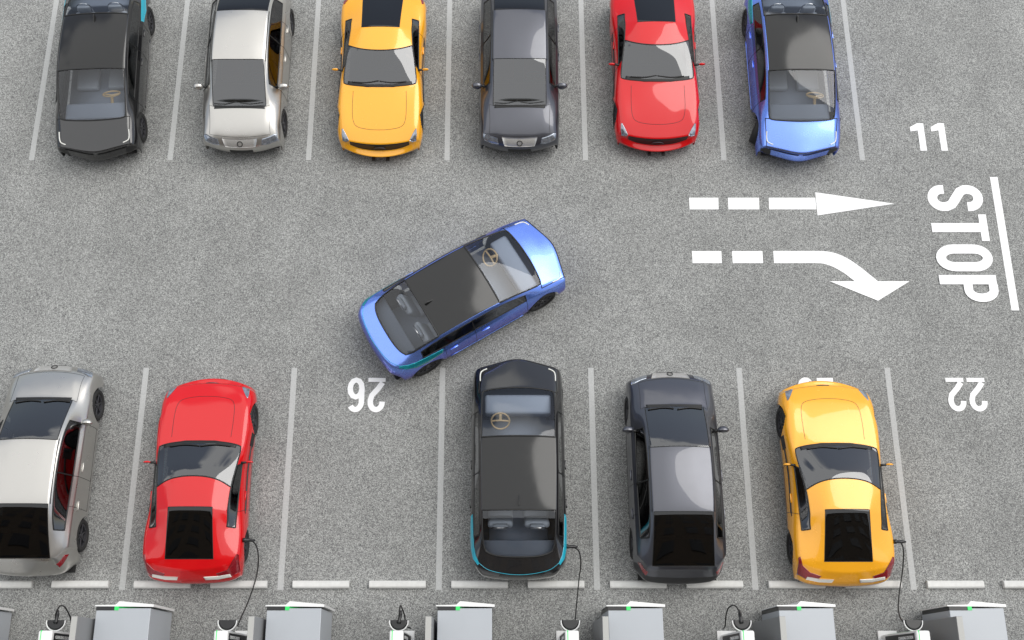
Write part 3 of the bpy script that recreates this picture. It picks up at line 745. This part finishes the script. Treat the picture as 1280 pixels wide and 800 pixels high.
# STOP reads downwards: letters lie on their side
a = G(1166, 231.5); b = G(1181, 378.6)
tot = a.y - b.y; gap = .12*tot/ (4*1.0) ; ww = (tot - 3*gap)/4
text('painted_word', 'STOP', (9.75, a.y), (0, -1), (1, 0), 1.265, ww, .222, gap, 'white painted word STOP lying sideways beside the stop line', 'road lettering')
GN = 'white bay numbers'
def number(s, px0, px1, py0, py1, flip, label):
    pm = (py0+py1)/2; a = G(px0, pm); b = G(px1, pm); w = b.x-a.x; a.y = G(px0, py1).y; b.y = G(px0, py0).y; h = b.y-a.y; y0 = a.y
    if flip: org = (b.x, b.y); u, v = (-1, 0), (0, -1)
    else: org = (a.x, a.y); u, v = (1, 0), (0, 1)
    g = .07; n = len(s); k = .72*n if s == '11' else n
    return text('bay_number', s, org, u, v, h, (w-g*(n-1))/k, .15 if s == '11' else .118, g if s != '11' else .10, label, 'bay number', GN)
number('11', 1139, 1184, 154.2, 188.4, False, 'white bay number 11 above the word STOP')
number('26', 434, 481.5, 472.5, 514.8, True, 'white upside-down bay number 26 in the empty bay')
number('22', 1184, 1233, 472.5, 513.8, True, 'white upside-down bay number 22 in the right-hand empty bay')
number('23', 998, 1043, 472.5, 514.0, True, 'white bay number mostly hidden under the nose of the yellow coupe')

# ------------------------------------------------------------ wheel stops
who = {-3: 'silver hatchback', -2: 'red coupe', -1: None, 0: 'black saloon', 1: 'grey hatchback', 2: 'yellow coupe', 3: None}
ws0 = None
for k in range(-3, 4):
    for sd, nm in ((-.77, 'left'), (.77, 'right')):
        if ws0 is None:
            bm = bmesh.new(); hx = .57
            pr = [(-.075, 0), (-.075, .07), (-.045, .10), (.045, .10), (.075, .07), (.075, 0)]
            A = [bm.verts.new((-hx, y, z)) for y, z in pr]; B = [bm.verts.new((hx, y, z)) for y, z in pr]
            bm.faces.new(A[::-1]); bm.faces.new(B)
            for i in range(6): bm.faces.new((A[i], A[(i+1) % 6], B[(i+1) % 6], B[i]))
            bmesh.ops.recalc_face_normals(bm, faces=bm.faces)
            bmesh.ops.bevel(bm, geom=[e for e in bm.edges], offset=.006, segments=2, affect='EDGES')
            o = ws0 = link('wheel_stop', bm, M['conc'], smooth=False)
        else:
            o = ws0.copy(); COL.objects.link(o)
        o.location = (.375 + 3.194*k + sd, 1.91, 0)
        w = who[k]
        if w: lb = 'white concrete wheel stop at the %s behind the %s' % (nm, w)
        else: lb = 'white concrete wheel stop, %s one of empty bay %s' % (nm, '26' if k == -1 else '22')
        tag(o, lb, 'wheel stop', 'white concrete wheel stops')

# ------------------------------------------------------------ charging cabinets, posts
def build_cabinet():
    r = empty('charging_cabinet')
    bm = bmesh.new(); box(bm, 0, 1.02, -.95, -.045, .08, 1.47, .012); link('housing', bm, M['cab'], r, smooth=False)
    bm = bmesh.new(); box(bm, .04, .98, -.92, -.08, 0, .078); link('plinth', bm, M['blackp'], r, smooth=False)
    # white front panel with its folded bulge, a thin sheet seen from above
    pl = [(-.03, .01), (.35, .02), (.385, .05), (.42, .085), (1.07, .025), (1.07, -.02), (.43, -.012), (.36, -.012), (-.03, -.010)]
    bm = bmesh.new()
    lo = [bm.verts.new((x, y, .12)) for x, y in pl]; hi = [bm.verts.new((x, y, 1.475)) for x, y in pl]
    bm.faces.new(hi); bm.faces.new(lo[::-1])
    for i in range(len(pl)): bm.faces.new((lo[i], lo[(i+1) % len(pl)], hi[(i+1) % len(pl)], hi[i]))
    bmesh.ops.recalc_face_normals(bm, faces=bm.faces); link('front_panel', bm, M['cabw'], r, smooth=False)
    bm = bmesh.new(); box(bm, -.004, .34, -.085, -.014, .12, 1.476, .003); link('display_recess', bm, M['blackp'], r, smooth=False)
    bm = bmesh.new(); box(bm, .342, .42, -.082, -.014, .12, 1.484, .003); link('status_light', bm, M['green'], r, smooth=False)
    return r
def build_totem():
    bm = bmesh.new(); box(bm, 0, .115, -.85, 0, 0, 2.16, .008); r = link('divider_totem', bm, M['cabside'], smooth=False)
    bm = bmesh.new(); box(bm, .004, .111, -.846, -.004, 2.162, 2.172, .003); link('top_cap', bm, M['capgrey'], r, smooth=False)
    return r
def text_mesh(s, size, off=.004):
    cu = bpy.data.curves.new('t', 'FONT'); cu.body = s; cu.size = size; cu.offset = off; cu.align_x = 'CENTER'; cu.align_y = 'CENTER'; cu.extrude = .002
    o = bpy.data.objects.new('t', cu); COL.objects.link(o)
    dg = bpy.context.evaluated_depsgraph_get(); me = bpy.data.meshes.new_from_object(o.evaluated_get(dg)); bpy.data.objects.remove(o); return me
def build_post():
    r = empty('charging_post')
    H = 1.92; w = .26
    bm = bmesh.new(); box(bm, 0, w, -.42, 0, .06, H, .035, 4); link('column', bm, M['cabw'], r)
    bm = bmesh.new(); box(bm, -.06, w+.06, -.5, .08, 0, .05, .01); link('base_plate', bm, M['cabw'], r, smooth=False)
    # green line running over the top and down both faces
    bm = bmesh.new(); box(bm, .045, .062, -.423, .003, .3, H+.003, .004, 1); link('light_ring', bm, M['green'], r)
    for sg in (1, -1):
        x = w+.003 if sg > 0 else -.003
        bm = bmesh.new(); box(bm, min(x, x+sg*.006), max(x, x+sg*.006), -.38, -.04, .30, 1.84, .002, 1)
        p = link('side_panel', bm, M['blackp'], r, smooth=False)
        me = text_mesh('CHARGING STATION', .078, .002)
        bm = bmesh.new(); bm.from_mesh(me)
        # text runs along the column's height and reads upright from the lot
        rot = Matrix(((0, 0, sg, 0), (0, 1, 0, 0), (-sg, 0, 0, 0), (0, 0, 0, 1)))
        bm.transform(Matrix.Translation((x + sg*.0075, -.115, 1.40)) @ rot)
        link('lettering', bm, M['cabw'], p, smooth=False)
    # half-round holster with a white rim, on the face towards the cars
    bm = bmesh.new(); bmesh.ops.create_uvsphere(bm, u_segments=28, v_segments=14, radius=1)
    for v in bm.verts:
        c = v.co; v.co = (w/2 + c.x*.165, .175 + min(c.y, .2)*.15, 1.46 + min(c.z, .35)*.16)
    h = link('plug_holster', bm, M['blackp'], r)
    bm = bmesh.new()
    tube(bm, [(w/2 + .172*math.cos(a), .175 + .165*math.sin(a), 1.50) for a in [R(172 + 196*k/20) for k in range(21)]], .012); link('holster_rim', bm, M['cabw'], h)
    return r
def cabletube(name, pts, rad=.014):
    bm = bmesh.new(); tube(bm, spline(pts, 10), rad, seg=8); return link(name, bm, M['cable'])
def plug(parent, p, d):
    d = Vector(d).normalized(); p = Vector(p); bm = bmesh.new()
    tube(bm, [p, p+d*.05, p+d*.06, p+d*.17, p+d*.24], [.045, .045, .03, .034, .016], seg=12)
    return link('plug', bm, M['blackp'], parent)
cab, tot_, post = build_cabinet(), build_totem(), build_post()
order = {-3: 'at the far left edge, mostly out of frame', -2: 'below the line between the silver hatchback and the red coupe', -1: 'below the left side of empty bay 26, second group from the left',
         0: 'below the tail of the black saloon', 1: 'below the grey hatchback', 2: 'below the yellow coupe', 3: 'below empty bay 22 at the right'}
order[-3] = 'cut off at the left edge'; order[-2] = 'below and left of the red coupe'; order[-1] = 'below the left line of empty bay 26'
first = True
XC = -1.155
for k in range(-3, 4):
    c = cab if first else copy_tree(cab); c.location = (XC + 3.194*k, 1.40, 0)
    tag(c, 'grey charging cabinet with white front panel ' + order[k], 'charger', 'grey charging cabinets')
    if k > -3:
        t = tot_ if k == -2 else copy_tree(tot_); t.location = (-1.335 + 3.194*k, 1.17, 0)
        tag(t, 'narrow tall grey divider beside the charging cabinet ' + order[k], 'divider', 'narrow grey dividers')
        p = post if k == -2 else copy_tree(post); p.location = (-2.0 + 3.194*k, .935, 0)
        tag(p, 'white charging post with green line ' + order[k], 'charging post', 'white charging posts')
    first = False
# idle plugs hang in their holsters: short upright loop of cable
for k, nm in ((-2, 'second group from the left edge'), (0, 'below empty bay 26'), (2, 'between the grey hatchback and the yellow coupe')):
    x = -2.0 + 3.194*k + .13; y = .935 + .15; sg = 1 if k <= 0 else -1
    q = .05 if k == 0 else .16
    pts = [(x, y+.02, 1.50), (x+sg*.01, y+.16, 1.58), (x+sg*q*.5, y+.30, 1.60), (x+sg*q, y+.28, 1.56), (x+sg*(q+.05), y+.13, 1.40), (x+sg*(q+.05), y-.02, 1.2), (x+sg*.15, y-.05, .6)]
    if sg < 0: pts = [(x-.02, y+.02, 1.50), (x-.04, y+.17, 1.58), (x-.13, y+.31, 1.60), (x-.24, y+.27, 1.55), (x-.27, y+.12, 1.40), (x-.25, y-.02, 1.2), (x-.16, y-.05, .6)]
    c = cabletube('charging_cable', pts); plug(c, (x-.01 if sg < 0 else x, y+.0, 1.50), (-.15 if sg < 0 else .2, 1, .3))
    tag(c, 'idle black cable looped at the charging post, ' + {-2: 'left of the cabinet nearest the left edge', 0: 'below empty bay 26', 2: 'between grey hatchback and yellow coupe'}[k], 'cable', 'black charging cables')
# cables in use
def use(car, pts, d, label):
    c = cabletube('charging_cable', pts, .013); plug(c, pts[0], d)
    tag(c, label, 'cable', 'black charging cables')
def chain(l): return [G(a, b, h) for a, b, h in l]
use('red', chain([(304, 675, .80), (314, 675.5, .80), (321, 684, .62), (323, 700, .35), (321, 718, .16), (316, 736, .25), (309, 755, .75), (300, 775, 1.40), (297, 783, 1.46)]), (1, -.02, .05), 'black cable from the side of the red coupe down to the charging post')
use('black', chain([(707, 683, .80), (716, 684, .80), (724, 690, .60), (726, 706, .35), (724, 722, .20), (722, 742, .40), (720, 762, .95), (719, 776, 1.42), (719, 784, 1.46)]), (1, -.05, .05), 'black cable from the side of the black saloon down to the charging post')
use('yellow', chain([(1117, 677, .80), (1125, 677.5, .80), (1129, 686, .60), (1129, 704, .35), (1127, 722, .18), (1124, 742, .35), (1123, 762, .90), (1127, 775, 1.38), (1135, 783, 1.46)]), (1, -.02, .05), 'black cable from the side of the yellow coupe down to the charging post')

# ------------------------------------------------------------ added block out of view: brown reflections for the cars, less sky low down
bld = empty('added_building', (0, -9.5, 0))
bm = bmesh.new(); box(bm, -34, 30, -10, 0, 0, 38); link('wall', bm, principled('brown_brick', (.16, .12, .085), .9, var=.25, vscale=3), bld, smooth=False)
bm = bmesh.new(); box(bm, -34.2, 30.2, -10.2, .2, 38.003, 38.4); link('roof_edge', bm, M['conc'], bld, smooth=False)
for f in range(10):
    bm = bmesh.new()
    for q in range(14): box(bm, -32+4.4*q, -29.6+4.4*q, .004, .05, 2.2+3.4*f, 4.0+3.4*f)
    link('window_row', bm, M['dash'], bld, smooth=False)
tag(bld, 'added unseen brown brick block with dark windows, there for the cars to reflect', 'building')

# ------------------------------------------------------------ light
w = bpy.data.worlds.new('World'); scene.world = w; w.use_nodes = True
n, l = w.node_tree.nodes, w.node_tree.links
bg = n['Background']; sky = n.new('ShaderNodeTexSky'); sky.sky_type = 'NISHITA'; sky.sun_disc = False
EL, AZ = 54, 64       # sun elevation; azimuth measured from +Y (up in the photo) towards +X
sky.sun_elevation = R(EL); sky.sun_rotation = R(AZ); sky.dust_density = 2.0
tc = n.new('ShaderNodeTexCoord'); nz = n.new('ShaderNodeTexNoise'); nz.inputs['Scale'].default_value = 2.4; nz.inputs['Detail'].default_value = 3; nz.inputs['Roughness'].default_value = .45
l.new(tc.outputs['Generated'], nz.inputs['Vector'])
sx = n.new('ShaderNodeSeparateXYZ'); l.new(tc.outputs['Generated'], sx.inputs[0])
# one broad cloud bank overhead, thinning to broken cloud and blue towards +Y
m1 = n.new('ShaderNodeMath'); m1.operation = 'MULTIPLY_ADD'; m1.inputs[1].default_value = .75; l.new(sx.outputs['Z'], m1.inputs[0]); l.new(nz.outputs['Fac'], m1.inputs[2])
m2 = n.new('ShaderNodeMath'); m2.operation = 'MULTIPLY_ADD'; m2.inputs[1].default_value = -.05; l.new(sx.outputs['Y'], m2.inputs[0]); l.new(m1.outputs[0], m2.inputs[2])
cr = n.new('ShaderNodeValToRGB'); cr.color_ramp.elements[0].position = .83; cr.color_ramp.elements[1].position = .89; cr.color_ramp.elements[0].color = (.20, .20, .20, 1)
m3 = n.new('ShaderNodeMath'); m3.operation = 'MULTIPLY'; m3.inputs[1].default_value = .92; l.new(m2.outputs[0], m3.inputs[0])
l.new(m3.outputs[0], cr.inputs[0])
mx = n.new('ShaderNodeMix'); mx.data_type = 'RGBA'; mx.inputs['B'].default_value = (12.4, 12.5, 12.6, 1)   # clouds, in the sky's own units
l.new(cr.outputs[0], mx.inputs['Factor']); l.new(sky.outputs[0], mx.inputs['A']); l.new(mx.outputs['Result'], bg.inputs[0])
bg.inputs[1].default_value = .10
sun = bpy.data.lights.new('sun', 'SUN'); sun.energy = 1.9; sun.angle = R(50); sun.color = (1, .975, .93)
so = bpy.data.objects.new('sun', sun); COL.objects.link(so)
d = Vector((math.sin(R(AZ))*math.cos(R(EL)), math.cos(R(AZ))*math.cos(R(EL)), math.sin(R(EL))))
so.rotation_euler = d.to_track_quat('Z', 'Y').to_euler()

cam = bpy.data.cameras.new('camera'); co = bpy.data.objects.new('camera', cam); COL.objects.link(co)
co.location = (0, 0, CAMH); co.rotation_euler = (TILT, 0, 0)
cam.sensor_width = 36; cam.lens = 36*FOC/1280; cam.shift_x = (640-CX)/1280; cam.clip_end = 1000
scene.camera = co
vs_ = scene.view_settings; vs_.view_transform = 'Standard'; vs_.look = 'None'; vs_.gamma = 1; vs_.exposure = .11
